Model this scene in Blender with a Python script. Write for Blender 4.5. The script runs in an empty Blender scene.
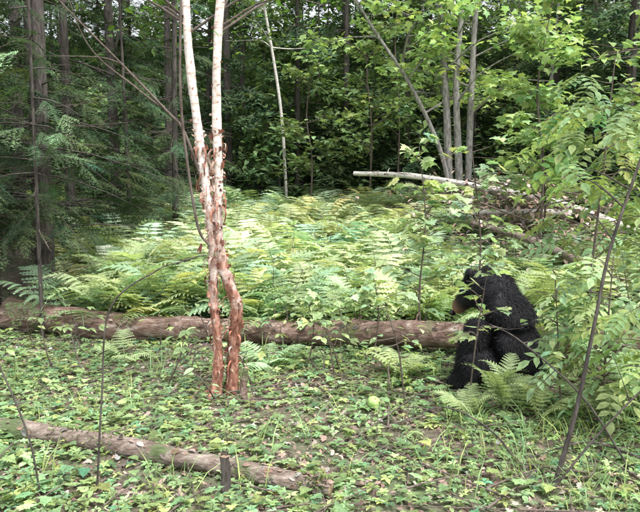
import bpy, math
import numpy as np
from mathutils import Vector, Matrix
rng=np.random.default_rng(11)
U=lambda a,b,n=None: rng.uniform(a,b,n)
scene=bpy.context.scene
COL=scene.collection

# ------------------------------------------------------------------ terrain height
def sstep(a,b,x):
    t=np.clip((x-a)/(b-a),0,1); return t*t*(3-2*t)
def gh(x,y):
    x=np.asarray(x,float); y=np.asarray(y,float)
    h=0.022*np.sin(1.3*x+.5)*np.cos(1.1*y)+.014*np.sin(3.1*x+2)*np.sin(2.7*y+1)
    h=h+.62*sstep(6.5,12.5,y)+.45*np.exp(-(((x-3.3)/1.6)**2+((y-11.5)/1.6)**2))
    h=h+.20*np.clip(y-26,0,60)+.004*np.clip(np.abs(x)-14,0,60)**1.5
    return h

# ------------------------------------------------------------------ mesh builder
class MB:
    def __init__(s): s.v=[];s.n=0;s.l=[];s.t=[];s.m=[];s.c=[];s.s=[]
    def add(s,v,l,t,m,c,smooth=False):
        v=np.asarray(v,float);V=len(v);l=np.asarray(l,int);t=np.asarray(t,int)
        s.v.append(v);s.l.append(l+s.n);s.t.append(t)
        s.m.append(np.full(len(t),m) if np.isscalar(m) else np.asarray(m))
        c=np.asarray(c,float)
        if c.ndim==1: c=np.tile(c,(V,1))
        s.c.append(c);s.s.append(np.full(len(t),smooth));s.n+=V
    def inst(s,p,M,T,col,mat=0,smooth=False):
        pv,pl,pt,cm=p;N=len(T)
        if N==0:return
        V=len(pv)
        v=np.einsum('nij,vj->nvi',M,pv)+T[:,None,:]
        l=(pl[None]+(np.arange(N)*V)[:,None]).ravel()
        c=(col[:,None,:]*cm[None,:,None]).reshape(-1,3)
        s.add(v.reshape(-1,3),l,np.tile(pt,N),mat,c,smooth)
    def build(s,name,mats,parent=None,loc=None):
        v=np.concatenate(s.v);l=np.concatenate(s.l);t=np.concatenate(s.t)
        me=bpy.data.meshes.new(name);me.vertices.add(len(v));me.loops.add(len(l));me.polygons.add(len(t))
        me.vertices.foreach_set('co',v.ravel());me.loops.foreach_set('vertex_index',l.astype(np.int32))
        me.polygons.foreach_set('loop_start',np.concatenate([[0],np.cumsum(t)[:-1]]).astype(np.int32))
        me.polygons.foreach_set('material_index',np.concatenate(s.m).astype(np.int32))
        me.polygons.foreach_set('use_smooth',np.concatenate(s.s))
        me.update(calc_edges=True)
        a=me.attributes.new('col','FLOAT_COLOR','POINT')
        c=np.concatenate(s.c);c=np.concatenate([c,np.ones((len(c),1))],1)
        a.data.foreach_set('color',c.ravel())
        for m in mats: me.materials.append(m)
        o=bpy.data.objects.new(name,me);COL.objects.link(o)
        if parent: o.parent=parent
        return o

def nrm(a): return a/np.maximum(np.linalg.norm(a,axis=-1,keepdims=True),1e-9)
def frames(D,scale,up=None,roll=None):
    D=nrm(np.asarray(D,float));N=len(D)
    if up is None: up=np.tile([0,0,1.],(N,1))
    Y=np.cross(up,D);bad=np.linalg.norm(Y,axis=1)<1e-3;Y[bad]=[0,1,0];Y=nrm(Y);Z=np.cross(D,Y)
    if roll is not None:
        c=np.cos(roll)[:,None];q=np.sin(roll)[:,None];Y,Z=Y*c+Z*q,Z*c-Y*q
    return np.stack([D,Y,Z],2)*np.asarray(scale).reshape(-1,1,1)

def spline(P,n):
    P=np.asarray(P,float);k=len(P)
    if k==2:
        t=np.linspace(0,1,n)[:,None];return P[0]*(1-t)+P[1]*t
    Q=np.vstack([2*P[0]-P[1],P,2*P[-1]-P[-2]]);out=[]
    for u in np.linspace(0,k-1-1e-6,n):
        i=int(u);t=u-i;a,b,c,d=Q[i:i+4]
        out.append(.5*((2*b)+(-a+c)*t+(2*a-5*b+4*c-d)*t*t+(-a+3*b-3*c+d)*t**3))
    return np.array(out)
def tube(mb,P,R,sides=8,mat=0,col=(1,1,1),rough=0.0,n=None,cap=False,capmat=None):
    P=np.asarray(P,float);R=np.asarray(R,float)
    if n:
        R=np.interp(np.linspace(0,1,n),np.linspace(0,1,len(R)),R);P=spline(P,n)
    elif len(R)!=len(P): R=np.interp(np.linspace(0,1,len(P)),np.linspace(0,1,len(R)),R)
    k=len(P);T=nrm(np.gradient(P,axis=0))
    ref=np.array([1.,0,0]) if abs(T[0][0])<.8 else np.array([0,1.,0])
    X=nrm(ref-T*(T@ref)[:,None]);Y=np.cross(T,X)
    a=np.linspace(0,2*np.pi,sides,endpoint=False)
    rr=R[:,None]*np.ones((1,sides))
    if rough>0:
        ph=U(0,6,4)
        s_=np.arange(k)[:,None]
        rr=rr*(1+rough*(.5*np.sin(2*a+s_*.35+ph[0])+.4*np.sin(3*a-s_*.6+ph[1])+.3*np.sin(5*a+s_*.9+ph[2]))+rough*.5*rng.normal(0,.5,rr.shape))
    v=P[:,None,:]+rr[...,None]*(X[:,None,:]*np.cos(a)[None,:,None]+Y[:,None,:]*np.sin(a)[None,:,None])
    i=np.arange(k-1)[:,None]*sides;j=np.arange(sides)[None];j2=(j+1)%sides
    q=np.stack([i+j,i+j2,i+sides+j2,i+sides+j],-1).reshape(-1)
    mb.add(v.reshape(-1,3),q,np.full((k-1)*sides,4),mat,col,True)
    if cap:
        for e in (0,-1):
            ring=v[e];c=ring.mean(0)+T[e]*(.008 if e==-1 else -.008)
            l=[]
            for s_ in range(sides):
                b=(s_+1)%sides;l+=([s_,b,sides] if e==-1 else [b,s_,sides])
            mb.add(np.vstack([ring,c]),l,np.full(sides,3),mat if capmat is None else capmat,col)
    return P

# ------------------------------------------------------------------ leaf prototypes (axis +X, normal +Z)
def P_(v,faces,cm=None):
    v=np.array(v,float);l=np.array([i for f in faces for i in f]);t=np.array([len(f) for f in faces])
    return (v,l,t,np.ones(len(v)) if cm is None else np.array(cm,float))
leaf4=P_([(0,0,0),(.45,.27,.08),(1,0,-.06),(.45,-.27,.08)],[(0,2,1),(0,3,2)])
leaf6=P_([(0,0,0),(.22,.2,.05),(.55,.24,.05),(1,0,-.1),(.55,-.24,.05),(.22,-.2,.05),(.5,0,0)],
         [(0,6,1),(1,6,2),(2,6,3),(3,6,4),(4,6,5),(5,6,0)],[.9,1,1.05,1,1.05,1,.85])
def maple():
    pts=[(0,0),(-.08,.2),(.08,.26),(.05,.46),(.22,.40),(.34,.56),(.42,.36),(.5,.22),(.62,.30),(.70,.14),(1,0)]
    o=[(x,y) for x,y in pts]+[(x,-y) for x,y in pts[-2:0:-1]]
    v=[(x,y,.12*abs(y)-.18*x*x-.25*y*y) for x,y in o]+[(.3,0,-.02)]
    n=len(o);return P_(v,[(n,i,(i+1)%n)[::-1] for i in range(n)],[.95]+[1.04]*(n-1)+[.86])
mapleleaf=maple()
mapleF=P_([(0,0,0),(0,.42,-.04),(.22,.34,-.02),(.4,.52,-.08),(.55,.2,-.04),(1,0,-.16),(.55,-.2,-.04),(.4,-.52,-.08),(.22,-.34,-.02),(0,-.42,-.04)],
   [(0,2,1),(0,4,3,2),(0,5,4),(0,6,5),(0,8,7,6),(0,9,8)])
def mergeproto(parts):
    V=[];L=[];T=[];C=[];n=0
    for (p,M,t) in parts:
        V.append(p[0]@np.asarray(M).T+np.asarray(t));L.append(p[1]+n);T.append(p[2]);C.append(p[3]);n+=len(p[0])
    return (np.vstack(V),np.concatenate(L),np.concatenate(T),np.concatenate(C))
def fr1(D,s,up=(0,0,1)): return frames(np.array([D]),[s],np.array([up],float))[0]
def frond(detail,arch=.55,W=.2,n=15):
    parts=[];
    def pos(t): return np.array([t*(1-.12*t),0,arch*t*(1-.62*t*t)*1.0-.18*t**3])
    if detail:
        k=6;v=[];f=[]
        for i in range(k+1): v.append((i/k,0,-.12*(i/k)**2))
        for sgn in (1,-1):
            for i in range(k):
                w=.17*(1-i/k*.75)
                v.append(((i+.75)/k,sgn*w,-.12*(i/k)**2+.02));a=len(v)-1
                v.append(((i+.1)/k,sgn*w*.75,-.12*(i/k)**2+.02));b=len(v)-1
                f.append((i,a,b) if sgn<0 else (b,a,i)); f.append((i,i+1,a) if sgn<0 else (a,i+1,i))
        pin=P_(v,f)
    else: pin=P_([(0,0,0),(.3,.15,0),(1,0,-.12),(.3,-.15,0)],[(0,2,1),(0,3,2)])
    for i in range(n):
        t=.16+.84*(i/(n-1))**.95*.98
        L=W*1.75*min(1,(t-.08)/.22)*(1-t)**.72+.012
        p=pos(t);
        for sg in (1,-1):
            D=np.array([.35+.3*t,sg*1.,-.12+U(-.08,.08)]);D/=np.linalg.norm(D)
            parts.append((pin,fr1(D,L*U(.92,1.05)),p))
    k=7;pp=np.array([pos(t) for t in np.linspace(0,1,k)]);w=np.linspace(.008,.002,k)
    v=[];f=[]
    for i in range(k): v+= [tuple(pp[i]+[0,w[i],0]),tuple(pp[i]-[0,w[i],0])]
    for i in range(k-1): f.append((2*i,2*i+1,2*i+3,2*i+2))
    parts.append((P_(v,f,[.7]*len(v)),np.eye(3),(0,0,0)))
    return mergeproto(parts)
frondsN=[frond(True,.6),frond(True,.35,.22),frond(True,.85,.18)]
frondsF=[frond(False,.6,.2,13),frond(False,.4,.22,13),frond(False,.9,.2,13)]
def compound():
    parts=[]
    for i in range(4):
        t=.25+.2*i
        for sg in (1,-1):
            D=(.5,sg*.85,-.15+U(-.15,.1));parts.append((leaf6,fr1(D,.36*(1-.12*abs(i-1.5))),(t,0,-.25*t*t)))
    parts.append((leaf6,fr1((1,0,-.5),.38),(1.0,0,-.25)))
    v=[];f=[]
    for i in range(5):
        t=i/4;v+=[(t,.006,-.25*t*t),(t,-.006,-.25*t*t)]
    for i in range(4): f.append((2*i,2*i+1,2*i+3,2*i+2))
    parts.append((P_(v,f,[.6]*10),np.eye(3),(0,0,0)))
    return mergeproto(parts)
comp=compound()
def spray(step,gap,ns,nw,jit=.0):
    tri=P_([(0,-nw,0),(1,0,0),(0,nw,0)],[(0,1,2)]);parts=[]
    m0=int(.95/step)
    for i in range(m0):
        t=.06+step*i+U(-.3,.3)*step;L=(.36*(1-t)**.8+.05)*U(.6,1.2)
        for sg in (1,-1):
            D=np.array([.75+U(-.25,.25)*jit,sg*.75,-.1+U(-.25,.12)]);D/=np.linalg.norm(D);p=np.array([t,0,-.12*t*t])
            m=max(2,int(L/gap))
            for j in range(m):
                q=p+D*L*(j/m)+np.array([0,0,-.10*(j/m)**2])+rng.normal(0,.006,3)
                for s2 in (1,-1):
                    an=(.65+U(-.3,.3)*jit)*s2;c,s_=math.cos(an),math.sin(an)
                    D2=np.array([D[0]*c-D[1]*s_,D[0]*s_+D[1]*c,U(-.3,.45)])
                    parts.append((tri,fr1(D2,ns*U(.7,1.2)),q))
            parts.append((P_([(0,-.012,0),(1,0,0),(0,.012,0)],[(0,1,2)],[.6,.7,.6]),fr1(D,L),p))
    return mergeproto(parts)
sprayN=spray(.085,.030,.06,.15,1)
sprayF=spray(.12,.08,.13,.2,1)
def rosette(k,lf,spread=.3,h=.6):
    parts=[]
    for i in range(k):
        a=i*2*math.pi/k+U(-.3,.3);D=(math.cos(a),math.sin(a),U(-.1,.35))
        parts.append((lf,fr1(D,U(.75,1.1)),(0.05*math.cos(a),.05*math.sin(a),h)))
    parts.append((P_([(-.02,0,0),(.02,0,0),(0,.0,h)],[(0,1,2)],[.6]*3),np.eye(3),(0,0,0)))
    return mergeproto(parts)
rosA=rosette(6,leaf6);rosB=rosette(4,leaf6);rosC=rosette(3,mapleleaf,h=1.1);rosF=rosette(5,leaf4)
rosD=mergeproto([(rosette(4,leaf6,h=.7),np.eye(3),(0,0,0)),(rosette(4,leaf6,h=1.5),np.eye(3)*.8,(0,0,0.3))])

def colors(base,n,v=.25,hue=.12):
    base=np.array(base,float)
    b=np.exp(rng.normal(0,v,n))[:,None];h=rng.normal(0,hue,n)[:,None]
    return np.clip(base*b*np.concatenate([1+h*1.3,1+h*.25,1-h*.6],1),.003,.8)

# ------------------------------------------------------------------ materials
def newmat(name):
    m=bpy.data.materials.new(name);m.use_nodes=True;nt=m.node_tree;nt.nodes.clear()
    return m,nt,nt.nodes,nt.links
def leafmat(name,trans=.4,rough=.6,spec=.2,tint=(1.2,1.2,.65),noise=True,diffuse=False):
    m,nt,N,L=newmat(name)
    at=N.new('ShaderNodeAttribute');at.attribute_name='col';cur=at.outputs['Color']
    if noise:
        tc=N.new('ShaderNodeTexCoord');no=N.new('ShaderNodeTexNoise');no.inputs['Scale'].default_value=35;no.inputs['Detail'].default_value=1
        L.new(tc.outputs['Object'],no.inputs['Vector'])
        mr=N.new('ShaderNodeMapRange');mr.inputs[1].default_value=.3;mr.inputs[2].default_value=.7;mr.inputs[3].default_value=.75;mr.inputs[4].default_value=1.2
        L.new(no.outputs['Fac'],mr.inputs[0])
        mu=N.new('ShaderNodeVectorMath');mu.operation='SCALE';L.new(cur,mu.inputs[0]);L.new(mr.outputs[0],mu.inputs['Scale']);cur=mu.outputs[0]
    if diffuse:
        p=N.new('ShaderNodeBsdfDiffuse');L.new(cur,p.inputs['Color'])
    else:
        p=N.new('ShaderNodeBsdfPrincipled');p.inputs['Roughness'].default_value=rough;p.inputs['Specular IOR Level'].default_value=spec
        L.new(cur,p.inputs['Base Color'])
    out=N.new('ShaderNodeOutputMaterial')
    if trans>0:
        tm=N.new('ShaderNodeVectorMath');tm.operation='MULTIPLY';tm.inputs[1].default_value=tint;L.new(cur,tm.inputs[0])
        tr=N.new('ShaderNodeBsdfTranslucent');L.new(tm.outputs[0],tr.inputs['Color'])
        mx=N.new('ShaderNodeMixShader');mx.inputs[0].default_value=trans
        L.new(p.outputs[0],mx.inputs[1]);L.new(tr.outputs[0],mx.inputs[2]);L.new(mx.outputs[0],out.inputs[0])
    else: L.new(p.outputs[0],out.inputs[0])
    return m
def ramp(N,stops):
    r=N.new('ShaderNodeValToRGB');e=r.color_ramp.elements
    while len(e)>1:e.remove(e[-1])
    e[0].position=stops[0][0];e[0].color=(*stops[0][1],1)
    for p,c in stops[1:]:
        x=e.new(p);x.color=(*c,1)
    return r
def barkmat(name,stops,scale=(14,14,4),detail=5,bump=.5,rough=.85,big=None,dist=.02):
    m,nt,N,L=newmat(name)
    tc=N.new('ShaderNodeTexCoord');mp=N.new('ShaderNodeMapping');mp.inputs['Scale'].default_value=scale
    L.new(tc.outputs['Object'],mp.inputs[0])
    no=N.new('ShaderNodeTexNoise');no.inputs['Scale'].default_value=1;no.inputs['Detail'].default_value=detail;no.inputs['Roughness'].default_value=.65;no.inputs['Distortion'].default_value=.6
    L.new(mp.outputs[0],no.inputs['Vector'])
    r=ramp(N,stops);L.new(no.outputs['Fac'],r.inputs[0]);cur=r.outputs[0]
    if big:
        n2=N.new('ShaderNodeTexNoise');n2.inputs['Scale'].default_value=big[0];n2.inputs['Detail'].default_value=5
        L.new(tc.outputs['Object'],n2.inputs['Vector'])
        r2=ramp(N,[(big[1],(0,0,0)),(big[1]+.1,(1,1,1))]);L.new(n2.outputs['Fac'],r2.inputs[0])
        mx=N.new('ShaderNodeMixRGB');L.new(r2.outputs[0],mx.inputs[0]);L.new(cur,mx.inputs[1]);mx.inputs[2].default_value=(*big[2],1);cur=mx.outputs[0]
    p=N.new('ShaderNodeBsdfPrincipled');p.inputs['Roughness'].default_value=rough;p.inputs['Specular IOR Level'].default_value=.2
    L.new(cur,p.inputs['Base Color'])
    if bump>0:
        b=N.new('ShaderNodeBump');b.inputs['Strength'].default_value=bump;b.inputs['Distance'].default_value=dist;L.new(no.outputs['Fac'],b.inputs['Height']);L.new(b.outputs[0],p.inputs['Normal'])
    out=N.new('ShaderNodeOutputMaterial');L.new(p.outputs[0],out.inputs[0]);return m
LEAF=leafmat('leaf_green');LEAFF=leafmat('far_leaf_green',.35,noise=False,diffuse=True);NEED=leafmat('needle_green',0,noise=False,diffuse=True)
LITTER=leafmat('dead_leaf',0,.8,.15)
BARK_D=barkmat('bark_dark',[(.3,(.025,.021,.019)),(.5,(.065,.057,.052)),(.7,(.13,.115,.105))],(30,30,7))
BARK_G=barkmat('bark_grey',[(.3,(.10,.095,.09)),(.5,(.24,.23,.22)),(.7,(.40,.39,.37))],(26,26,9))
BARK_R=barkmat('bark_brown_log',[(.3,(.05,.03,.025)),(.46,(.17,.11,.09)),(.58,(.28,.205,.17)),(.70,(.55,.50,.46))],(7,22,22),big=(3,.58,(.11,.14,.06)),dist=.04,bump=1,detail=8)
BARK_L=barkmat('bark_grey_log',[(.3,(.07,.052,.042)),(.48,(.20,.155,.13)),(.68,(.38,.33,.29))],(8,28,28),big=(4,.6,(.10,.135,.06)),bump=1,detail=8,dist=.03)
BARK_W=barkmat('bark_white_birch',[(.25,(.16,.13,.12)),(.4,(.42,.40,.37)),(.6,(.60,.58,.55))],(9,9,40),bump=.3)
TWIG=barkmat('bark_twig',[(.3,(.06,.045,.038)),(.6,(.14,.115,.10))],(40,40,12),bump=0,detail=2)
WOOD=barkmat('cut_wood',[(.3,(.12,.07,.05)),(.6,(.33,.24,.17))],(20,20,20))
def birchmat():
    m,nt,N,L=newmat('bark_paper_birch')
    tc=N.new('ShaderNodeTexCoord')
    def noise(sc,det,rough=.6,dis=.5):
        mp=N.new('ShaderNodeMapping');mp.inputs['Scale'].default_value=sc;L.new(tc.outputs['Object'],mp.inputs[0])
        no=N.new('ShaderNodeTexNoise');no.inputs['Scale'].default_value=1;no.inputs['Detail'].default_value=det;no.inputs['Roughness'].default_value=rough;no.inputs['Distortion'].default_value=dis
        L.new(mp.outputs[0],no.inputs['Vector']);return no.outputs['Fac']
    a=noise((14,14,38),8,.7);w=ramp(N,[(.28,(.16,.09,.07)),(.38,(.45,.30,.24)),(.46,(.70,.60,.54)),(.56,(.80,.75,.71)),(.7,(.84,.81,.78))]);L.new(a,w.inputs[0])
    b=noise((26,26,12),8,.75);o=ramp(N,[(.30,(.035,.017,.013)),(.43,(.15,.06,.042)),(.53,(.32,.15,.105)),(.63,(.50,.30,.24)),(.72,(.72,.62,.56))]);L.new(b,o.inputs[0])
    sx=N.new('ShaderNodeSeparateXYZ');L.new(tc.outputs['Object'],sx.inputs[0])
    c=noise((11,11,9),6)
    ma=N.new('ShaderNodeMath');ma.operation='MULTIPLY_ADD';L.new(c,ma.inputs[0]);ma.inputs[1].default_value=2.8;L.new(sx.outputs['Z'],ma.inputs[2])
    mr=N.new('ShaderNodeMapRange');mr.inputs[1].default_value=1.95;mr.inputs[2].default_value=2.85;L.new(ma.outputs[0],mr.inputs[0])
    mx=N.new('ShaderNodeMixRGB');L.new(mr.outputs[0],mx.inputs[0]);L.new(o.outputs[0],mx.inputs[1]);L.new(w.outputs[0],mx.inputs[2])
    p=N.new('ShaderNodeBsdfPrincipled');p.inputs['Roughness'].default_value=.65;p.inputs['Specular IOR Level'].default_value=.3;L.new(mx.outputs[0],p.inputs['Base Color'])
    bu=N.new('ShaderNodeBump');bu.inputs['Strength'].default_value=.7;bu.inputs['Distance'].default_value=.012;L.new(b,bu.inputs['Height']);L.new(bu.outputs[0],p.inputs['Normal'])
    out=N.new('ShaderNodeOutputMaterial');L.new(p.outputs[0],out.inputs[0]);return m
BIRCH=birchmat()
PEEL=leafmat('peeling_bark',.2,.6,.3,(1.2,.9,.7))

# ------------------------------------------------------------------ ground
def ground():
    m,nt,N,L=newmat('forest_floor')
    tc=N.new('ShaderNodeTexCoord')
    def noise(s,d,r=.6):
        n=N.new('ShaderNodeTexNoise');n.inputs['Scale'].default_value=s;n.inputs['Detail'].default_value=d;n.inputs['Roughness'].default_value=r;L.new(tc.outputs['Object'],n.inputs['Vector']);return n.outputs['Fac']
    a=noise(22,7,.7);r=ramp(N,[(.3,(.04,.03,.024)),(.48,(.12,.09,.078)),(.62,(.23,.18,.155)),(.75,(.36,.30,.265))]);L.new(a,r.inputs[0])
    b=noise(1.8,5);r2=ramp(N,[(.42,(0,0,0)),(.6,(.75,.75,.75))]);L.new(b,r2.inputs[0])
    mx=N.new('ShaderNodeMixRGB');L.new(r2.outputs[0],mx.inputs[0]);L.new(r.outputs[0],mx.inputs[1]);mx.inputs[2].default_value=(.10,.14,.07,1)
    p=N.new('ShaderNodeBsdfPrincipled');p.inputs['Roughness'].default_value=.95;p.inputs['Specular IOR Level'].default_value=.1;L.new(mx.outputs[0],p.inputs['Base Color'])
    bu=N.new('ShaderNodeBump');bu.inputs['Distance'].default_value=.03;bu.inputs['Strength'].default_value=.8;L.new(a,bu.inputs['Height']);L.new(bu.outputs[0],p.inputs['Normal'])
    out=N.new('ShaderNodeOutputMaterial');L.new(p.outputs[0],out.inputs[0])
    u=np.linspace(-1,1,320);xs=np.sinh(u*4.2);xs=xs/xs.max()*110
    w=np.linspace(-1,1,320);ys=np.sinh(w*4.2);ys=ys/ys.max()*130+5
    X,Y=np.meshgrid(xs,ys);Z=gh(X,Y)+rng.normal(0,.006,X.shape)
    v=np.stack([X,Y,Z],-1).reshape(-1,3);n=320
    i=np.arange(n-1)[:,None]*n+np.arange(n-1)[None]
    q=np.stack([i,i+1,i+n+1,i+n],-1).reshape(-1)
    mb=MB();mb.add(v,q,np.full((n-1)**2,4),0,(1,1,1),True);mb.build('ground',[m])
ground()

# ------------------------------------------------------------------ foreground birch clump
def birch():
    mb=MB()
    A=[(-.69,4.45,-.05),(-.675,4.45,.32),(-.70,4.45,.65),(-.694,4.45,.91),(-.714,4.45,1.20),(-.74,4.45,1.43),(-.79,4.46,1.815),(-.824,4.46,2.14),(-.844,4.47,2.46),(-.857,4.5,2.98),(-.9,4.6,4.2),(-.8,4.7,5.6)]
    B=[(-.60,4.50,-.05),(-.575,4.49,.32),(-.55,4.47,.58),(-.595,4.46,.745),(-.645,4.46,.9),(-.665,4.46,1.16),(-.655,4.46,1.43),(-.66,4.45,1.815),(-.65,4.44,2.2),(-.62,4.44,2.6),(-.58,4.5,3.2),(-.45,4.5,4.4),(-.4,4.4,5.8)]
    TA=tube(mb,A,[.038,.030,.029,.029,.031,.031,.028,.027,.025,.024,.02,.01],16,0,rough=.10,n=130)
    TB=tube(mb,B,[.044,.036,.039,.038,.034,.032,.030,.028,.027,.026,.023,.018,.01],16,0,rough=.12,n=130)
    for (x,y,a) in [(-.69,4.45,2.8),(-.69,4.45,4.3),(-.60,4.5,.2),(-.60,4.5,5.2),(-.6,4.5,1.6)]:
        tube(mb,[(x,y,.10),(x+.04*math.cos(a),y+.04*math.sin(a),.03),(x+.15*math.cos(a),y+.15*math.sin(a),-.03)],[.025,.02,.01],8,0,n=8)
    for k in range(520):
        T,R=(TA,.029) if k%2 else (TB,.033)
        up=(k%7==0);zt=U(1.2,2.6) if up else U(0,1)**.8*1.75
        i=int(np.argmin(abs(T[:,2]-zt)));c=T[i];a=U(0,6.28)
        w=U(.006,.024)*(2.2 if k%9==0 else 1)*(.7 if up else 1);r=U(.005,.013)*(1.8 if k%9==0 else 1)*(.7 if up else 1);turn=U(2.2,5.5)
        d=np.array([math.cos(a),math.sin(a),0]);s=np.array([-math.sin(a),math.cos(a),0])*(1 if U(0,1)>.5 else -1)
        tilt=U(-.9,.9);m=8;v=[]
        for j in range(m):
            t=j/(m-1);th=t*turn;rr=r*(1-.25*t)
            off=d*(R*.97+rr*(1-math.cos(th)))+s*(rr*math.sin(th)+.01*t)
            for q in (-.5,.5): v.append(c+off+np.array([0,0,1])*(q*w*(1-.55*t)*U(.7,1.3)-tilt*.02*t))
        l=[]
        for j in range(m-1): l+=[2*j,2*j+1,2*j+3,2*j+2]
        lo=c[2]<.9
        cc=colors([(.22,.085,.06),(.38,.20,.145),(.13,.055,.04),(.55,.42,.35)][k%4] if lo or U(0,1)>.5 else (.66,.52,.45),1,.25,.05)[0]
        mb.add(v,l,[4]*(m-1),1,cc)
    for k in range(120):
        T,R=(TA,.031) if k%2 else (TB,.035);zt=U(.1,1.7);i=int(np.argmin(abs(T[:,2]-zt)));c=T[i];a=U(0,6.28);L=U(.04,.13)
        d=np.array([math.cos(a),math.sin(a),0]);v=[];w=U(.003,.011);s=np.array([-math.sin(a),math.cos(a),0]);b=U(.02,.05);tw=U(-1.2,1.2)
        for j in range(6):
            t=j/5;p=c+d*(R*.97+b*math.sin(t*2.4))+np.array([0,0,-L*t+.02*math.sin(3*t)]);ss_=s*math.cos(tw*t)+d*math.sin(tw*t);v+=[p-ss_*w*(1-.6*t),p+ss_*w*(1-.6*t)]
        l=[]
        for j in range(5): l+=[2*j,2*j+1,2*j+3,2*j+2]
        mb.add(v,l,[4]*5,1,colors((.30,.135,.095) if k%3 else (.58,.44,.37),1,.3,.05)[0])
    tube(mb,[(-.72,4.45,1.3),(-.86,4.42,1.72),(-.97,4.4,1.86),(-1.23,4.35,2.14),(-1.5,4.3,2.42),(-1.62,4.3,2.55)],[.011,.010,.009,.007,.005,.003],7,2,n=26)
    tube(mb,[(-1.0,4.4,1.88),(-1.15,4.35,2.0),(-1.42,4.3,2.25),(-1.55,4.2,2.7)],[.007,.006,.004,.002],6,2,n=20)
    tube(mb,[(-1.23,4.35,2.14),(-1.35,4.3,2.17),(-1.62,4.2,2.16)],[.005,.004,.002],5,2,n=12)
    tube(mb,[(-.71,4.40,1.0),(-.78,4.38,1.13),(-.84,4.37,1.55),(-.87,4.36,1.95),(-.86,4.36,2.4),(-.83,4.36,3.2)],[.007,.009,.009,.009,.008,.005],8,2,rough=.06,n=40)
    tips=[]
    for k in range(26):
        T=TA if k%2 else TB;i=int(rng.integers(90,128));c=T[i];a=U(0,6.28);L=U(.5,1.1)
        P=[c,c+np.array([math.cos(a)*L*.5,math.sin(a)*L*.5,L*.3]),c+np.array([math.cos(a)*L,math.sin(a)*L,L*.35])]
        tube(mb,P,[.01,.006,.003],5,2,n=8);tips+=[P[1],P[2]]
    tips=np.array(tips);n=500;T=tips[rng.integers(0,len(tips),n)]+rng.normal(0,.16,(n,3))
    D=np.stack([rng.normal(0,1,n),rng.normal(0,1,n),U(-.6,.2,n)],1)
    mb.inst(leaf6,frames(D,U(.05,.08,n),roll=rng.normal(0,.4,n)),T,colors((.09,.18,.035),n),3)
    T=np.array([(-.765,4.38,1.02)]*4)+rng.normal(0,.010,(4,3))
    mb.inst(leaf6,frames(np.stack([rng.normal(0,.5,4),rng.normal(0,.4,4),-np.ones(4)],1),U(.04,.065,4)),T,colors((.30,.11,.10),4,.2,.05),1)
    mb.build('birch_tree',[BIRCH,PEEL,TWIG,LEAF])
birch()
def stump():
    mb=MB()
    tube(mb,[(-.50,4.33,-.03),(-.495,4.33,.1),(-.475,4.33,.22)],[.026,.020,.016],10,0,rough=.25,n=14,cap=True,capmat=1)
    tube(mb,[(-.485,4.33,.18),(-.470,4.33,.27)],[.010,.001],5,1,n=4)
    tube(mb,[(-.495,4.33,.06),(-.50,4.3,.14),(-.515,4.27,.2)],[.008,.006,.002],5,0,n=6)
    mb.build('broken_stump',[BARK_R,WOOD])
    mb=MB()
    tube(mb,[(-.43,2.98,-.03),(-.425,2.98,.06),(-.43,2.98,.18)],[.028,.022,.018],10,0,rough=.3,n=14,cap=True,capmat=1)
    for k in range(5): tube(mb,[(-.43+U(-.012,.012),2.98+U(-.012,.012),.16),(-.43+U(-.016,.016),2.98,.185+U(.01,.04))],[.007,.001],4,0,n=4)
    mb.build('broken_stump',[BARK_D,WOOD])
stump()

# ------------------------------------------------------------------ logs
def log(name,P,R,mats,stubs=6,n=80,sides=20,moss=0):
    mb=MB();P=[(x,y,z+float(gh(x,y))) for x,y,z in P]
    T=tube(mb,P,R,sides,0,rough=.11,n=n,cap=True,capmat=1)
    for k in range(stubs):
        i=int(rng.integers(4,n-4));c=T[i];r=np.interp(i/n,np.linspace(0,1,len(R)),R);a=U(.2,2.9)
        t=nrm(T[i+1]-T[i-1]);s=np.array([-t[1],t[0],0]);d=s*math.cos(a)+np.array([0,0,1])*math.sin(a)
        L=U(.02,.07);tube(mb,[c+d*r*.7,c+d*(r+L*.5),c+d*(r+L)+t*.02],[.012,.008,.004],7,0,n=6,rough=.1,cap=True,capmat=1)
    def on(m,a0,a1):
        i=rng.integers(2,n-2,m);a=U(a0,a1,m)
        t=nrm(T[i+1]-T[i-1]);s=nrm(np.stack([-t[:,1],t[:,0],0*i],1));d=s*np.cos(a)[:,None]+np.array([0,0,1.])*np.sin(a)[:,None]
        return t,d,T[i]+d*np.interp(i/n,np.linspace(0,1,len(R)),R)[:,None]+t*U(-.03,.03,m)[:,None]
    m=int(n*3);t,d,p=on(m,-.5,3.6)
    mb.inst(leaf6,frames(t+rng.normal(0,.25,(m,3)),U(.02,.06,m),up=d),p,np.clip(colors((.20,.145,.12),m,.4,.1),0,.35),2)
    if moss:
        m=moss;t,d,p=on(m,.2,2.9);k=(np.sin(p[:,0]*5+1)+np.sin(p[:,0]*2.3))>.2
        mb.inst(leaf4,frames(d+rng.normal(0,.6,(m,3)),U(.008,.022,m))[k],p[k],colors((.13,.18,.06),m,.3)[k],2)
    mb.build(name,mats)
log('fallen_log',[(-3.0,6.5,.15),(-1.9,6.2,.12),(-.9,6.0,.11),(-.25,5.85,.12),(.5,5.6,.15),(1.22,5.4,.17),(2.5,5.15,.2),(3.6,4.95,.2)],[.15,.13,.10,.10,.105,.105,.10,.095],[BARK_R,WOOD,LITTER],12,n=140,moss=2500)
log('fallen_log',[(-2.5,3.90,.04),(-1.75,3.68,.045),(-.95,3.36,.045),(-.15,3.05,.04),(.05,2.98,.04)],[.052,.053,.050,.046,.040],[BARK_L,WOOD,LITTER],4,n=90,moss=1600)
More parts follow.
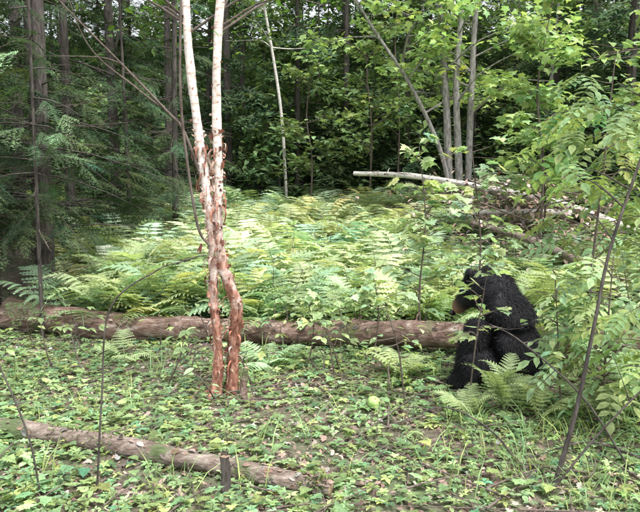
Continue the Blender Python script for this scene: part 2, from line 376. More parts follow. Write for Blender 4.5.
log('fallen_birch_log',[(.55,11.2,.98),(1.6,10.7,.90),(3.2,9.6,.72),(4.2,9.0,.5)],[.036,.044,.052,.055],[BARK_W,WOOD,LITTER],3,n=40,sides=12,moss=500)
log('fallen_birch_log',[(2.0,9.2,.72),(2.8,9.3,.68),(3.4,9.3,.65)],[.035,.04,.04],[BARK_W,WOOD,LITTER],2,n=24,sides=10)
log('fallen_birch_log',[(1.9,8.6,.75),(2.4,8.0,.66),(2.9,7.2,.5)],[.03,.045,.05],[BARK_L,WOOD,LITTER],2,n=24,sides=10)
def brush():
    mb=MB()
    for k in range(300):
        x=rng.normal(2.9,.7);y=rng.normal(9.9,.8);z=float(gh(x,y))+abs(rng.normal(0,.4));a=U(0,3.14);L=U(.2,.8);d=np.array([math.cos(a),math.sin(a),U(-.3,.4)])*L
        p=np.array([x,y,z]);tube(mb,[p-d,p+rng.normal(0,.05,3),p+d],[.012,.01,.004],5,0,n=5)
    n=5000;T=np.stack([rng.normal(2.8,.7,n),rng.normal(9.6,.8,n)],1);z=gh(T[:,0],T[:,1])+np.minimum(np.abs(rng.normal(0,.42,n)),.85);T=np.column_stack([T,z])
    mb.inst(leaf6,frames(rng.normal(0,1,(n,3))*[1,1,.5],U(.06,.12,n)),T,colors((.38,.27,.24),n,.4,.1),1)
    mb.build('brush_pile',[TWIG,LITTER])
brush()

# ------------------------------------------------------------------ litter, twigs, ground plants
def litter():
    mb=MB();n=28000
    x=U(-4.6,4.6,n);y=2+U(0,1,n)**1.3*6.5
    z=gh(x,y)+U(.003,.02,n);D=np.stack([rng.normal(0,1,n),rng.normal(0,1,n),rng.normal(0,.3,n)],1)
    pal=np.array([(.24,.175,.145),(.32,.245,.205),(.16,.11,.09),(.36,.30,.265),(.26,.17,.145)])
    c=pal[rng.integers(0,5,n)]*np.exp(rng.normal(0,.25,n))[:,None]
    M=frames(D,U(.018,.048,n),roll=rng.normal(0,.5,n));M[:,:,2]*=U(.5,4,n)[:,None]
    h=n*8//9
    mb.inst(leaf6,M[:h],np.stack([x,y,z],1)[:h],np.clip(c[:h],0,.42),0)
    mb.inst(mapleleaf,M[h:]*1.1,np.stack([x,y,z],1)[h:],np.clip(c[h:],0,.3),0)
    mb.build('leaf_litter',[LITTER])
    mb=MB()
    for k in range(480):
        x=U(-3,3.2);y=2.6+U(0,1)**1.2*5;a=U(0,3.14);L=U(.05,.3) if k%6 else U(.3,.7);d=np.array([math.cos(a),math.sin(a),0])*L
        p=np.array([x,y,float(gh(x,y))+U(.01,.035)]);tube(mb,[p-d,p+rng.normal(0,.018,3)*[1,1,.5],p+d+[0,0,U(-.01,.05)]],[.005*U(.5,1.4),.004,.002],5,0,n=6)
    mb.build('fallen_twigs',[TWIG])
litter()
def dens(x,y):
    f=.72+.26*np.sin(1.9*x+1.3*y)+.2*np.sin(3.7*x-2.1*y+1)+.15*np.sin(7.3*x+5.1*y)
    bare=np.exp(-(((x-.5)/.5)**2+((y-3.7)/.5)**2))+.8*np.exp(-(((x+1.0)/.35)**2+((y-3.2)/.3)**2))
    return np.clip(f,.35,1)*(1-.5*np.clip(bare,0,1))
def groundcover():
    mb=MB();n=36000
    x=U(-4.2,4.2,n);y=2.0+U(0,1,n)**1.1*5.6;k=(U(0,1,n)<dens(x,y)*1.1)&(abs(x)<.75*y+.6);x=x[k];y=y[k];n=len(x)
    T=np.stack([x,y,gh(x,y)],1);kind=rng.integers(0,12,n);D=np.stack([rng.normal(0,1,n),rng.normal(0,1,n),rng.normal(0,.12,n)],1)
    for pr,ks,s0,s1,c in [(rosA,(0,1),.026,.046,(.19,.29,.125)),(rosB,(3,4,5),.026,.05,(.27,.38,.18)),(rosC,(7,),.03,.05,(.24,.35,.155)),(rosD,(8,),.03,.05,(.25,.36,.165)),(rosF,(2,6,9,10,11),.018,.036,(.25,.36,.17))]:
        m=np.isin(kind,ks);q=m.sum()
        mb.inst(pr,frames(D[m],U(s0,s1,q),roll=rng.normal(0,.15,q)),T[m],colors(c,q,.32,.12),0)
    mb.build('ground_plants',[LEAF])
groundcover()
def grass():
    mb=MB();n=1500;bl=P_([(0,-.012,0),(.5,-.012,.02),(1,0,-.22),(.5,.012,.02),(0,.012,0)],[(0,1,3,4),(1,2,3)])
    cx=U(-2.5,3,160);cy=U(2.8,6.5,160);cx[:70]=U(.6,2.2,70);cy[:70]=U(2.7,4.1,70)
    i=rng.integers(0,160,n);x=cx[i]+rng.normal(0,.05,n);y=cy[i]+rng.normal(0,.05,n)
    D=np.stack([rng.normal(0,.6,n),rng.normal(0,.6,n),U(.5,1.2,n)],1)
    mb.inst(bl,frames(D,U(.08,.26,n)),np.stack([x,y,gh(x,y)],1),colors((.26,.37,.16),n),0)
    mb.build('grass',[LEAF])
grass()

def ferns(name,pts,sizes,near,base,nf=(6,9),mat=None,up=(0,.45)):
    mb=MB();pr=frondsN if near else frondsF
    acc=[[] for _ in pr]
    for (x,y),s in zip(pts,sizes):
        z=float(gh(x,y));a0=U(0,6.28);k=int(rng.integers(*nf));cb=colors(base,1,.2,.10)[0]
        for j in range(k):
            a=a0+j*6.283/k+U(-.3,.3);t=U(*up)
            acc[int(rng.integers(len(pr)))].append((math.cos(a)*math.cos(t),math.sin(a)*math.cos(t),math.sin(t),s*U(.75,1.1),x,y,z,*(cb*U(.8,1.2))))
    for p,A in zip(pr,acc):
        if not A: continue
        A=np.array(A);mb.inst(p,frames(A[:,:3],A[:,3],roll=rng.normal(0,.12,len(A))),A[:,4:7],np.clip(A[:,7:10],0,.72),0)
    mb.build(name,[mat or LEAF])
n=430;px=U(-3.4,4.2,n);py=6.9+U(0,1,n)**.9*5.9
k=~((px<-2.3)&(py<8));px=px[k];py=py[k]
ferns('fern_bed',list(zip(px,py)),U(.6,1.05,len(px)),False,(.43,.53,.34),mat=LEAFF,up=(.1,.7))  # bright light and haze of the clearing put into paler fronds
n=90;px=np.concatenate([U(-2.5,-.8,38),U(-.8,2.4,52)]);py=np.concatenate([U(6.45,8.0,38),U(6.25,8.0,52)])
ferns('fern_bed',list(zip(px,py)),np.concatenate([U(.75,1.05,38),U(.6,.9,52)]),True,(.37,.48,.28),up=(.1,.7))
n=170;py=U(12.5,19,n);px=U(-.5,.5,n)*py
ferns('shade_toned_fern_bed',list(zip(px,py)),U(.8,1.3,n),False,(.18,.26,.13),mat=LEAFF,up=(.1,.6))  # forest shade painted in as a darker frond colour
for (x,y,s,u) in [(1.12,4.05,.44,(.5,1.05)),(1.30,3.98,.36,(.3,.8)),(.90,4.0,.30,(.2,.7)),(-.4,5.2,.4,(0,.45)),(1.66,3.95,.42,(.3,.8)),(-1.6,5.5,.45,(0,.45)),(2.1,4.4,.55,(.1,.6)),(.6,4.9,.42,(.1,.6))]:
    ferns('fern',[(x,y)],[s],True,(.38,.50,.28),up=u)

def leafplants(name,pts,H,lf,ls,base,nl,spread=.22,mat=LEAF):
    mb=MB();TT=[];DD=[];SS=[];CC=[]
    for (x,y),h in zip(pts,H):
        z=float(gh(x,y));top=np.array([x+rng.normal(0,.1),y+rng.normal(0,.1),z+h]);b=np.array([x,y,z-.02])
        mid=(b+top)/2+rng.normal(0,.03,3);P=tube(mb,[b,mid,top],[.006+.004*h,.005,.002],5,1,n=8)
        cb=colors(base,1,.2,.08)[0]
        k=max(3,int(nl*h))
        for j in range(k):
            t=U(.35,1)**.7;c=P[min(7,int(t*7.99))];a=U(0,6.28);L=U(.05,spread)*(1.25-t*.6)
            tip=c+np.array([math.cos(a)*L,math.sin(a)*L,U(-.02,.08)])
            if L>.1: tube(mb,[c,tip],[.0025,.0015],3,1)
            for w in range(3 if L>.1 else 1):
                aa=a+(w-1)*1.0 if L>.1 else a
                TT.append(tip);DD.append((math.cos(aa),math.sin(aa),U(-.45,.05)));SS.append(ls*U(.65,1.15));CC.append(cb*U(.75,1.25))
    mb.inst(lf,frames(DD,SS,roll=rng.normal(0,.25,len(DD))),np.array(TT),np.clip(CC,0,.7),0)
    mb.build(name,[mat,TWIG])
n=46;leafplants('shrub_bed',list(zip(U(-.6,3.4,n),U(6.3,9.5,n))),U(.35,.85,n),mapleF,.11,(.36,.47,.26),15,mat=LEAFF)
n=56;leafplants('seedling_bed',list(zip(np.concatenate([U(-.4,1.0,28),U(-3,2.6,28)]),np.concatenate([U(5.7,6.6,28),U(4.2,6,28)]))),U(.18,.42,n),leaf6,.08,(.31,.42,.2),18)

# ------------------------------------------------------------------ saplings with real stems
def sapling(name,P,R,lf,ls,base,nb,L0,lo=.3,per=7,mat=TWIG,el=(.1,.7)):
    mb=MB();n=30;T=tube(mb,P,R,8,1,rough=.05,n=n);TT=[];DD=[];SS=[]
    for b in range(nb):
        t=U(lo,1);i=min(n-1,int(t*n));c=T[i];a=U(0,6.28);e=U(*el);L=L0*U(.5,1.15)*(1.15-.5*t)
        d=np.array([math.cos(a)*math.cos(e),math.sin(a)*math.cos(e),math.sin(e)])
        Q=tube(mb,[c,c+d*L*.5+rng.normal(0,.02,3),c+d*L+np.array([0,0,-.12*L])],[.005,.003,.0015],5,1,n=7)
        for w in range(per):
            q=Q[min(6,int(U(.25,1.)*7))];aa=a+rng.normal(0,.9)
            TT.append(q+rng.normal(0,.02,3));DD.append((math.cos(aa),math.sin(aa),U(-.55,.1)));SS.append(ls*U(.6,1.15))
    mb.inst(lf,frames(DD,SS,roll=rng.normal(0,.3,len(DD))),np.array(TT),colors(base,len(TT),.22,.1),0)
    mb.build(name,[LEAF,mat])
sapling('ash_sapling',[(1.10,3.1,-.03),(1.20,3.12,.35),(1.28,3.15,.75),(1.36,3.2,1.1),(1.50,3.25,1.5),(1.7,3.3,2.1),(1.85,3.3,2.7)],[.013,.011,.009,.008,.007,.006,.004],comp,.22,(.22,.33,.13),7,.4,.5,3,BARK_D)
sapling('ash_sapling',[(2.0,4.9,-.03),(1.95,4.9,.6),(2.0,4.9,1.4),(2.1,5,2.3)],[.013,.010,.008,.004],comp,.28,(.31,.42,.20),24,.6,.22,5)
sapling('ash_sapling',[(1.70,4.0,-.03),(1.70,4.0,.4),(1.72,4.0,.98)],[.009,.007,.003],comp,.24,(.31,.42,.21),15,.36,.3,5)
sapling('ash_sapling',[(2.6,5.6,0),(2.7,5.6,.9),(2.65,5.6,1.9)],[.014,.01,.004],comp,.32,(.33,.44,.22),24,.6,.15,5)
sapling('ash_sapling',[(1.95,3.6,-.03),(1.85,3.6,.4),(1.9,3.6,.9)],[.01,.007,.003],comp,.23,(.25,.36,.15),9,.35,.25,4)
sapling('maple_sapling',[(.92,4.15,-.03),(.96,4.14,.45),(1.02,4.12,.92)],[.006,.005,.002],mapleleaf,.08,(.34,.45,.24),10,.24,.45,4)
sapling('maple_sapling',[(1.45,4.0,-.03),(1.42,4.0,.4),(1.38,4.0,.88)],[.006,.005,.002],leaf6,.075,(.33,.44,.23),10,.2,.5,4)
sapling('maple_sapling',[(.85,5.6,-.03),(.82,5.6,.5),(.86,5.6,1.1),(.8,5.6,1.7)],[.009,.008,.005,.003],mapleleaf,.12,(.36,.47,.26),20,.45,.25,6)
sapling('maple_sapling',[(.4,5.2,-.03),(.45,5.2,.4),(.4,5.2,.75)],[.007,.005,.003],mapleleaf,.10,(.36,.47,.26),10,.3,.5,5)
sapling('maple_sapling',[(1.5,6.6,0),(1.55,6.6,.8),(1.45,6.6,1.7)],[.012,.009,.004],mapleleaf,.12,(.35,.46,.26),22,.5,.15,6)
sapling('maple_sapling',[(-.1,5.1,-.03),(-.05,5.1,.3),(-.1,5.1,.55)],[.006,.004,.003],mapleleaf,.09,(.32,.43,.22),8,.24,.5,4)
sapling('maple_sapling',[(.55,4.3,-.03),(.5,4.3,.35),(.42,4.3,.62)],[.006,.005,.002],leaf6,.07,(.3,.41,.2),9,.2,.3,5)
sapling('alder_sapling',[(-1.02,3.0,-.03),(-.98,3.0,.45),(-.93,3.0,.85),(-.72,3.0,1.02),(-.6,3.02,1.06)],[.0055,.0045,.004,.003,.0015],leaf6,.035,(.2,.3,.1),3,.15,.7,2,BARK_D)
sapling('alder_sapling',[(-1.25,2.95,-.03),(-1.3,2.95,.3),(-1.45,2.95,.72),(-1.6,2.95,1.2)],[.005,.0045,.004,.002],leaf6,.035,(.2,.3,.1),3,.2,.5,2,BARK_D)

def switches():
    for P in [[(1.55,3.3,-.02),(1.3,3.3,.35),(1.0,3.35,.62),(.85,3.4,.7)],[(1.05,3.0,.0),(1.3,3.05,.28),(1.6,3.1,.55),(1.9,3.1,.75)],[(1.0,3.3,0),(.85,3.3,.18),(.62,3.3,.3),(.38,3.3,.22)],[(1.7,3.3,0),(1.35,3.3,.12),(1.0,3.2,.08)]]:
        mb=MB();T=tube(mb,P,[.006,.005,.004,.002],7,0,rough=.06,n=24)
        for k in range(6):
            c=T[int(rng.integers(6,23))];d=rng.normal(0,1,3)*[1,.5,.6];d=d/np.linalg.norm(d)*U(.08,.28);tube(mb,[c,c+d*.5+rng.normal(0,.01,3),c+d],[.003,.002,.001],4,0,n=5)
        mb.build('bent_branch',[BARK_D])
switches()

# ------------------------------------------------------------------ conifers
def spruce(name,x,y,H,r,lo,Lb,base=(.06,.095,.048),nb=80,dead=25,mb=None,lean=(0,0),sp=None,pw=1.5):
    own=mb is None
    near=sp is None
    sp=sprayN if sp is None else sp
    if own: mb=MB()
    z0=float(gh(x,y));P=[(x,y,z0-.05),(x+lean[0]*.3,y+lean[1]*.3,z0+H*.35),(x+lean[0],y+lean[1],z0+H)]
    n=24;T=tube(mb,P,[r,r*.75,.01],10,1,rough=.05,n=n)
    TT=[];DD=[];SS=[]
    for b in range(nb):
        t=lo+(1-lo)*U(0,1)**pw;i=t*(n-1);c=T[int(i)];a=U(0,6.28);L=Lb*(1-t)**.75*U(.6,1.1)+.2
        dr=U(-.45,.1);d=np.array([math.cos(a),math.sin(a),dr])
        Q=tube(mb,[c,c+d*L*.5+[0,0,.02],c+d*L+np.array([0,0,-.08*L])],[.006+.004*L,.005,.002],4,1,n=4)
        m=max(1,int(L/(.2 if near else .36)))
        for j in range(m):
            q=Q[0]+(Q[-1]-Q[0])*(.15+.8*j/max(1,m))+rng.normal(0,.03,3);sd=rng.normal(0,.75)
            TT.append(q);DD.append((math.cos(a+sd),math.sin(a+sd),dr+U(-.35,.1)));SS.append(U(.3,.62) if near else U(.65,1.05)*min(1.,.45+.5*L))
    mb.inst(sp,frames(DD,SS,roll=rng.normal(0,.4,len(DD))),np.array(TT),colors(base,len(TT),.35,.1),0)
    for b in range(dead):
        t=U(.05,max(lo,.3)+.1);c=T[int(t*(n-1))]+[0,0,U(-.15,.15)];a=U(0,6.28);L=U(.25,1.0)
        d=np.array([math.cos(a),math.sin(a),U(-.35,.2)])*L
        Q=tube(mb,[c,c+d*.5+rng.normal(0,.03,3),c+d+[0,0,.05*L]],[.005,.003,.0015],4,2,n=6)
        for w in range(3):
            q=Q[int(rng.integers(2,6))];e=rng.normal(0,1,3)*[1,1,.4];e=e/np.linalg.norm(e)*L*.35;tube(mb,[q,q+e],[.002,.001],3,2)
    if own: mb.build(name,[NEED,BARK_D,TWIG])
for (x,y,H,r,lo,Lb,nb,dd) in [(-3.0,7.5,11,.085,.17,1.5,48,30),(-3.55,8.7,12,.08,.14,1.5,48,25),(-3.4,9.4,11,.07,.12,1.4,48,25),(-3.35,7.0,10,.06,.2,1.2,36,25),
    (-3.9,7.6,12,.1,.18,1.6,40,20),(-3.3,11.2,10,.09,.06,1.5,68,20),(-2.75,12.6,9,.08,.05,1.4,68,15),(-4.4,9.2,12,.1,.10,1.7,48,20),(-2.7,9.8,4.0,.04,.12,.9,48,8),(-4.8,11,11,.1,.05,1.7,66,10),(-4.3,6.6,9,.09,.12,1.5,36,15),(-2.2,10.4,9,.05,.20,1.0,46,20)]:
    spruce('spruce_tree',x,y,H,r,lo,Lb,nb=nb,dead=dd,lean=(U(-.2,.2),U(-.2,.2)))
for (x,y,H,r,lo,Lb,nb,dd) in [(4.4,13.2,11,.09,.10,1.7,80,15),(5.3,12.0,11,.1,.08,1.8,80,15),(5.6,14.5,12,.1,.06,1.9,80,8),(3.4,15.4,11,.09,.08,1.7,80,12),(4.6,10.4,6,.05,.12,1.2,60,8),(-1.9,14.6,11,.09,.04,1.7,85,8),(.6,15.8,10,.09,.03,1.7,85,6),(1.9,14.9,11,.08,.05,1.6,80,8),(-.5,15.3,10,.07,.04,1.5,80,6)]:
    spruce('spruce_tree',x,y,H,r,lo,Lb,nb=nb,dead=dd,base=(.075,.12,.06),lean=(U(-.2,.2),U(-.2,.2)),sp=sprayF)
spruce('hemlock_tree',-2.55,6.2,4.6,.02,.50,.9,base=(.14,.22,.11),nb=26,dead=8,pw=1)

# ------------------------------------------------------------------ deciduous
def decid(mb,stems,clo,R,nb,nl,lf,ls,base,el=(.1,.8),matT=1,sub=4,cl=.16,sides=9):
    TT=[]
    for (P,Rr) in stems:
        n=26;T=tube(mb,P,Rr,sides,matT,rough=.05,n=n)
        for b in range(nb):
            t=clo+(1-clo)*U(0,1);c=T[min(n-1,int(t*n))];a=U(0,6.28);e=U(*el);L=R*U(.45,1.1)*(1.1-.55*(t-clo)/(1-clo+1e-6))
            d=np.array([math.cos(a)*math.cos(e),math.sin(a)*math.cos(e),math.sin(e)])
            Q=tube(mb,[c,c+d*L*.5+rng.normal(0,.05*L,3),c+d*L+np.array([0,0,-.1*L])],[.010*L+.005,.007*L+.003,.003],5,matT,n=8)
            for s in range(sub):
                q=Q[int(rng.integers(2,8))];aa=a+rng.normal(0,.9);l2=L*U(.2,.45);d2=np.array([math.cos(aa),math.sin(aa),U(-.2,.4)])*l2
                tube(mb,[q,q+d2],[.005,.002],3,matT);TT+= [q+d2*.5,q+d2,q+d2]
            TT.append(Q[-1])
    TT=np.array(TT);i=rng.integers(0,len(TT),nl);p=TT[i]+rng.normal(0,cl,(nl,3))*[1,1,.55]
    D=np.stack([rng.normal(0,1,nl),rng.normal(0,1,nl),U(-.7,.15,nl)],1)
    tc=colors(base,len(TT),.22,.08)[i]*np.exp(rng.normal(0,.15,nl))[:,None]
    mb.inst(lf,frames(D,ls*U(.6,1.15,nl),roll=rng.normal(0,.35,nl)),p,np.clip(tc,0,.7),0)
g=float(gh(2.2,11))
mb=MB()
decid(mb,[([(2.12,11,g-.1),(2.05,11,1.6),(1.98,11,2.8),(1.85,11.1,4.4),(1.7,11.2,6.5)],[.075,.065,.055,.045,.01]),
          ([(2.22,10.95,g-.1),(2.2,10.95,1.6),(2.12,10.9,3),(2.2,10.9,4.4),(2.3,11,7)],[.07,.06,.05,.04,.01]),
          ([(2.32,11,g-.1),(2.36,11,1.6),(2.38,11,2.8),(2.45,11,4.4),(2.8,11,7)],[.065,.055,.05,.04,.01]),
          ([(2.1,10.95,g+.3),(1.9,10.9,1.9),(1.4,10.8,2.9),(.7,10.7,3.9),(.2,10.6,4.8)],[.04,.035,.03,.02,.008])],
      .40,1.5,11,2500,mapleF,.13,(.32,.45,.19),sub=4,cl=.13)
mb.build('maple_tree',[LEAFF,BARK_G])
mb=MB();g=float(gh(-.7,14))
decid(mb,[([(-.66,14,g),(-.7,14,1.5),(-.8,14,3.0),(-1.12,14,5.0),(-1.5,14,7)],[.034,.032,.03,.026,.01])],.6,1.0,10,700,leaf4,.13,(.13,.2,.09))
mb.build('birch_tree',[LEAFF,BARK_W])
mb=MB();g=float(gh(4.0,12))
decid(mb,[([(4.0,12.5,g),(4.02,12.5,2.2),(4.15,12.5,3.6),(4.3,12.5,6.5)],[.04,.035,.03,.01])],.4,1.4,12,1500,mapleF,.13,(.28,.40,.17))
mb.build('maple_tree',[LEAFF,BARK_G])
for (x,y,H,c) in [(2.6,8.2,3.4,1),(.9,12.8,4.2,.85),(3.6,7.2,3.4,1),(-.2,13.0,3.0,.65),(1.5,13.6,5,.8),(2.9,9.0,2.2,1.1)]:
    mb=MB();g=float(gh(x,y))
    decid(mb,[([(x,y,g-.05),(x+.05,y,g+H*.4),(x-.05,y,g+H*.7),(x+.1,y,g+H)],[.018,.015,.012,.004])],.25,.8,14,700,mapleF,.12,(.29*c,.41*c,.19*c),sub=3,cl=.1)
    mb.build('maple_sapling',[LEAFF,TWIG])
mb=MB()
decid(mb,[([(2.9,4.6,-.05),(2.75,4.6,1.2),(2.55,4.6,2.1),(2.3,4.5,2.9),(1.9,4.4,3.6)],[.03,.026,.02,.014,.005])],.5,.75,12,420,leaf6,.11,(.27,.39,.16),sub=3,cl=.09)
mb.build('beech_sapling',[LEAF,TWIG])

def distant():  # canopy shade is put into the leaf colours, darker than the nearer trees
    mb=MB()
    N=74
    for k in range(N):
        y=U(15.8,25);x=((k+.5)/N*1.36-.68)*y+rng.normal(0,.4)
        H=U(9,13);q=x/y
        gap=-.04<q<.03
        if gap: H=U(6.2,7.0)
        g=float(gh(x,y))
        if (k*7)%10<(7 if q<.05 else 5):
            spruce('',x,y,H,U(.05,.09),U(.02,.08),U(1.7,2.4),base=(.07,.11,.058),nb=76,dead=3,mb=mb,sp=sprayF,pw=1.7)
            continue
        b=np.array((.12,.19,.085)) if q<.05 else np.array((.17,.26,.115))
        decid(mb,[([(x,y,g-.1),(x+U(-.2,.2),y,g+H*.3),(x+U(-.4,.4),y,g+H*.6),(x+U(-.6,.6),y,g+H)],[U(.04,.07),.045,.035,.01])],.12,U(1.6,2.4),16,2700,leaf4,.22,b,matT=3 if k%4==0 else 1,sub=3,cl=.28,sides=7)
    for k in range(48):
        y=U(13.6,19);x=U(-.55,.6)*y;H=U(1.5,3.0);g=float(gh(x,y))
        decid(mb,[([(x,y,g-.1),(x,y,g+H*.5),(x+U(-.2,.2),y,g+H)],[.02,.015,.004])],.05,.9,9,450,leaf4,.18,(.16,.245,.115),sub=2,cl=.2,sides=5)
    mb.build('distant_forest',[LEAFF,BARK_D,TWIG,BARK_G])
distant()
def hill():
    mb=MB();n=30000
    y=U(27,60,n);x=U(-1,1,n)*y*.9;T=np.stack([x,y,gh(x,y)+U(0,1,n)**.7*6],1)
    D=rng.normal(0,1,(n,3))*[1,1,.4]
    mb.inst(leaf4,frames(D,U(.6,1.2,n)),T,colors((.09,.14,.075),n,.35),0)
    mb.build('distant_hillside_trees',[NEED])
hill()

# ------------------------------------------------------------------ green apple
def apple():
    mb=MB();n=22;s=26;v=[];R=.042
    for i in range(n+1):
        t=math.pi*i/n;r=R*math.sin(t)*(1+.06*math.cos(t));z=R*.93*math.cos(t)-(.018*math.exp(-(math.sin(t)/.28)**2) if t<1.57 else -.010*math.exp(-(math.sin(t)/.25)**2))
        for j in range(s):
            a=2*math.pi*j/s;q=1+.02*math.cos(5*a)*math.sin(t);v.append((r*q*math.cos(a),r*q*math.sin(a),z))
    l=[]
    for i in range(n):
        for j in range(s): l+=[i*s+j,(i+1)*s+j,(i+1)*s+(j+1)%s,i*s+(j+1)%s]
    mb.add(v,l,[4]*(n*s),0,(.30,.45,.15),True)
    tube(mb,[(0,0,.022),(.002,0,.036),(.008,0,.05)],[.0018,.0015,.002],5,1,n=6)
    o=mb.build('green_apple',[leafmat('apple_skin',0,.4,.4),TWIG]);o.location=(.335,4.17,float(gh(.335,4.17))+.045);o.rotation_euler=(.3,.35,0)
apple()

# ------------------------------------------------------------------ black bear, sitting upright, back three-quarters to us
def bear():
    J=[];E=[];R=[]
    def j(p,r,par=None):
        J.append(p);R.append(r);i=len(J)-1
        if par is not None:E.append((par,i))
        return i
    pel=j((0,0,.25),.275);lum=j((.02,0,.42),.28,pel);che=j((.08,0,.56),.265,lum);wit=j((.16,0,.64),.23,che);nec=j((.25,0,.66),.18,wit);sk=j((.34,0,.63),.14,nec);fa=j((.41,0,.565),.09,sk);mu=j((.455,0,.505),.060,fa);no=j((.485,0,.465),.042,mu)
    for s in (1,-1):
        h=j((.06,.14*s,.20),.18,pel);kn=j((.24,.22*s,.22),.125,h);an=j((.18,.23*s,.09),.08,kn);ft=j((.29,.23*s,.06),.062,an);to=j((.38,.23*s,.055),.048,ft)
        sh=j((.20,.15*s,.50),.14,che);el=j((.21,.18*s,.34),.10,sh);wr=j((.31,.15*s,.13),.072,el);pa=j((.34,.15*s,.05),.060,wr);tp=j((.40,.15*s,.042),.046,pa)
        e1=j((.31,.10*s,.745),.038,sk);e2=j((.30,.12*s,.785),.030,e1)
    j((-.23,0,.17),.04,pel)
    me=bpy.data.meshes.new('body');me.from_pydata(J,E,[]);o=bpy.data.objects.new('tmp',me);COL.objects.link(o)
    m=o.modifiers.new('s','SKIN');m.branch_smoothing=.9
    for i,r in enumerate(R): me.skin_vertices[0].data[i].radius=(r,r)
    me.skin_vertices[0].data[0].use_root=True
    sm=o.modifiers.new('u0','SUBSURF');sm.levels=2;sm.render_levels=2
    ms=o.modifiers.new('sm','SMOOTH');ms.factor=.5;ms.iterations=6
    ss=o.modifiers.new('u','SUBSURF');ss.levels=1;ss.render_levels=1
    dg=bpy.context.evaluated_depsgraph_get();bm=bpy.data.meshes.new_from_object(o.evaluated_get(dg));bpy.data.objects.remove(o)
    k=len(bm.vertices);V=np.zeros(k*3);bm.vertices.foreach_get('co',V);V=V.reshape(-1,3)
    Nn=np.zeros(k*3);bm.vertices.foreach_get('normal',Nn);Nn=Nn.reshape(-1,3)
    V+=Nn*(.006*np.sin(V[:,:1]*31+1)*np.sin(V[:,1:2]*27)*np.sin(V[:,2:]*29))
    bm.vertices.foreach_set('co',V.ravel());bm.update()
    mzc=np.array([.475,0,.48])
    def col(p):
        b=np.tile([.012,.012,.015],(len(p),1));mz=np.exp(-((np.linalg.norm(p-mzc,axis=1)/.085)**4))[:,None]
        return b*(1-mz)+np.array([.26,.15,.10])*mz
    a=bm.attributes.new('col','FLOAT_COLOR','POINT');a.data.foreach_set('color',np.concatenate([col(V),np.ones((k,1))],1).ravel())
    fur=leafmat('black_fur',0,.65,.25,noise=False);bm.materials.clear();bm.materials.append(fur)
    for p in bm.polygons:p.use_smooth=True
    root=bpy.data.objects.new('black_bear',None);COL.objects.link(root)
    body=bpy.data.objects.new('body',bm);COL.objects.link(body);body.parent=root
    bm.calc_loop_triangles();tr=np.zeros(len(bm.loop_triangles)*3,int);bm.loop_triangles.foreach_get('vertices',tr);tr=tr.reshape(-1,3)
    A=V[tr];ar=np.linalg.norm(np.cross(A[:,1]-A[:,0],A[:,2]-A[:,0]),axis=1);n=80000
    i=rng.choice(len(tr),n,p=ar/ar.sum());w=rng.dirichlet((1,1,1),n);p=np.einsum('nk,nkd->nd',w,A[i]);nn=nrm(np.einsum('nk,nkd->nd',w,Nn[tr[i]]))
    flow=np.array([-.25,0,-1.]);D=nrm(nn*.55+flow*.55+rng.normal(0,.2,(n,3)))
    hd=np.linalg.norm(p-np.array([.45,0,.53]),axis=1);L=np.where(hd<.14,.012,U(.018,.036,n))
    hair=P_([(0,-.05,0),(.55,-.035,.03),(1,0,0),(.55,.035,.03),(0,.05,0)],[(0,1,3,4),(1,2,3)])
    mb=MB();mb.inst(hair,frames(D,L,up=nn),p-nn*.002,col(p)*np.exp(rng.normal(0,.35,n))[:,None],0)
    mb.build('fur',[fur],root)
    dark=bpy.data.materials.new('wet_black');dark.use_nodes=True;b=dark.node_tree.nodes['Principled BSDF'];b.inputs['Base Color'].default_value=(.006,.005,.005,1);b.inputs['Roughness'].default_value=.15
    mb=MB()
    def ell(c,r):
        v=[];l=[];n=10;s=14
        for a in range(n+1):
            for q in range(s): v.append((c[0]+r[0]*math.sin(math.pi*a/n)*math.cos(6.2832*q/s),c[1]+r[1]*math.sin(math.pi*a/n)*math.sin(6.2832*q/s),c[2]+r[2]*math.cos(math.pi*a/n)))
        for a in range(n):
            for q in range(s): l+=[a*s+q,(a+1)*s+q,(a+1)*s+(q+1)%s,a*s+(q+1)%s]
        mb.add(v,l,[4]*(n*s),0,(0,0,0),True)
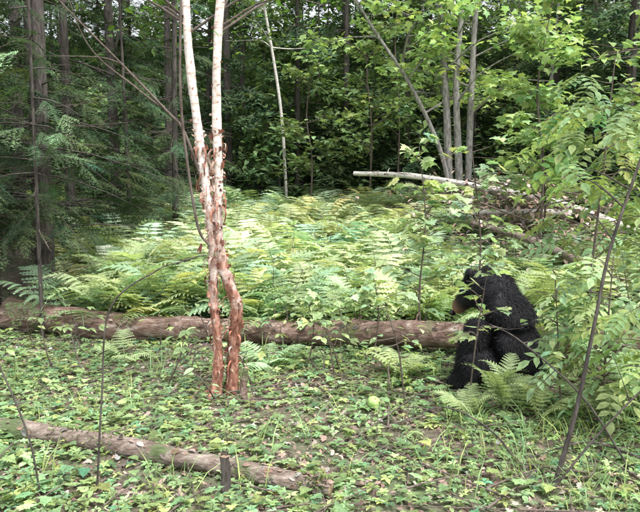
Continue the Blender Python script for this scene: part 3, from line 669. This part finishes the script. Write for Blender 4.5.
    ell((.505,0,.455),(.024,.028,.021));ell((.435,.062,.60),(.012,.012,.012));ell((.435,-.062,.60),(.012,.012,.012))
    mb.build('nose_and_eyes',[dark],root)
    mb=MB()
    for s in (1,-1):
        for q in range(5):
            y=(q-2)*.016
            tube(mb,[(.42,.15*s+y,.035),(.45,.15*s+y,.03),(.465,.15*s+y,.008)],[.006,.005,.001],5,0,n=5)
            tube(mb,[(.40,.23*s+y,.035),(.43,.23*s+y,.03),(.445,.23*s+y,.008)],[.006,.005,.001],5,0,n=5)
    mb.build('claws',[dark],root)
    x,y=1.33,4.5;root.location=(x,y,float(gh(x,y))-.01);root.rotation_euler=(0,0,math.radians(180-46));root.scale=(1.06,1.06,1.06)
bear()

# ------------------------------------------------------------------ light, world, camera
az=math.radians(140);el=math.radians(66)
w=bpy.data.worlds.new('World');scene.world=w;w.use_nodes=True;nt=w.node_tree
sky=nt.nodes.new('ShaderNodeTexSky');sky.sky_type='NISHITA';sky.sun_disc=False;sky.sun_elevation=el;sky.sun_rotation=az;sky.dust_density=6;sky.air_density=1
hs=nt.nodes.new('ShaderNodeHueSaturation');hs.inputs['Saturation'].default_value=.25;hs.inputs['Value'].default_value=2.6
nt.links.new(sky.outputs[0],hs.inputs['Color']);nt.links.new(hs.outputs[0],nt.nodes['Background'].inputs[0]);nt.nodes['Background'].inputs[1].default_value=.15
sl=bpy.data.lights.new('sun','SUN');sl.energy=3.6;sl.angle=math.radians(20);sl.color=(1,.97,.91)
so=bpy.data.objects.new('sun',sl);COL.objects.link(so)
d=Vector((math.sin(az)*math.cos(el),math.cos(az)*math.cos(el),math.sin(el)));so.rotation_euler=d.to_track_quat('Z','Y').to_euler();so.location=d*30
cam=bpy.data.cameras.new('camera');cam.sensor_width=36;cam.lens=38.6;cam.clip_end=600;cam.clip_start=.05
co=bpy.data.objects.new('camera',cam);COL.objects.link(co);co.location=(0,0,1.4);co.rotation_euler=(math.radians(84),0,0);scene.camera=co
scene.view_settings.view_transform='Standard';scene.view_settings.look='None';scene.view_settings.exposure=0;scene.view_settings.gamma=1
scene.render.engine='CYCLES'
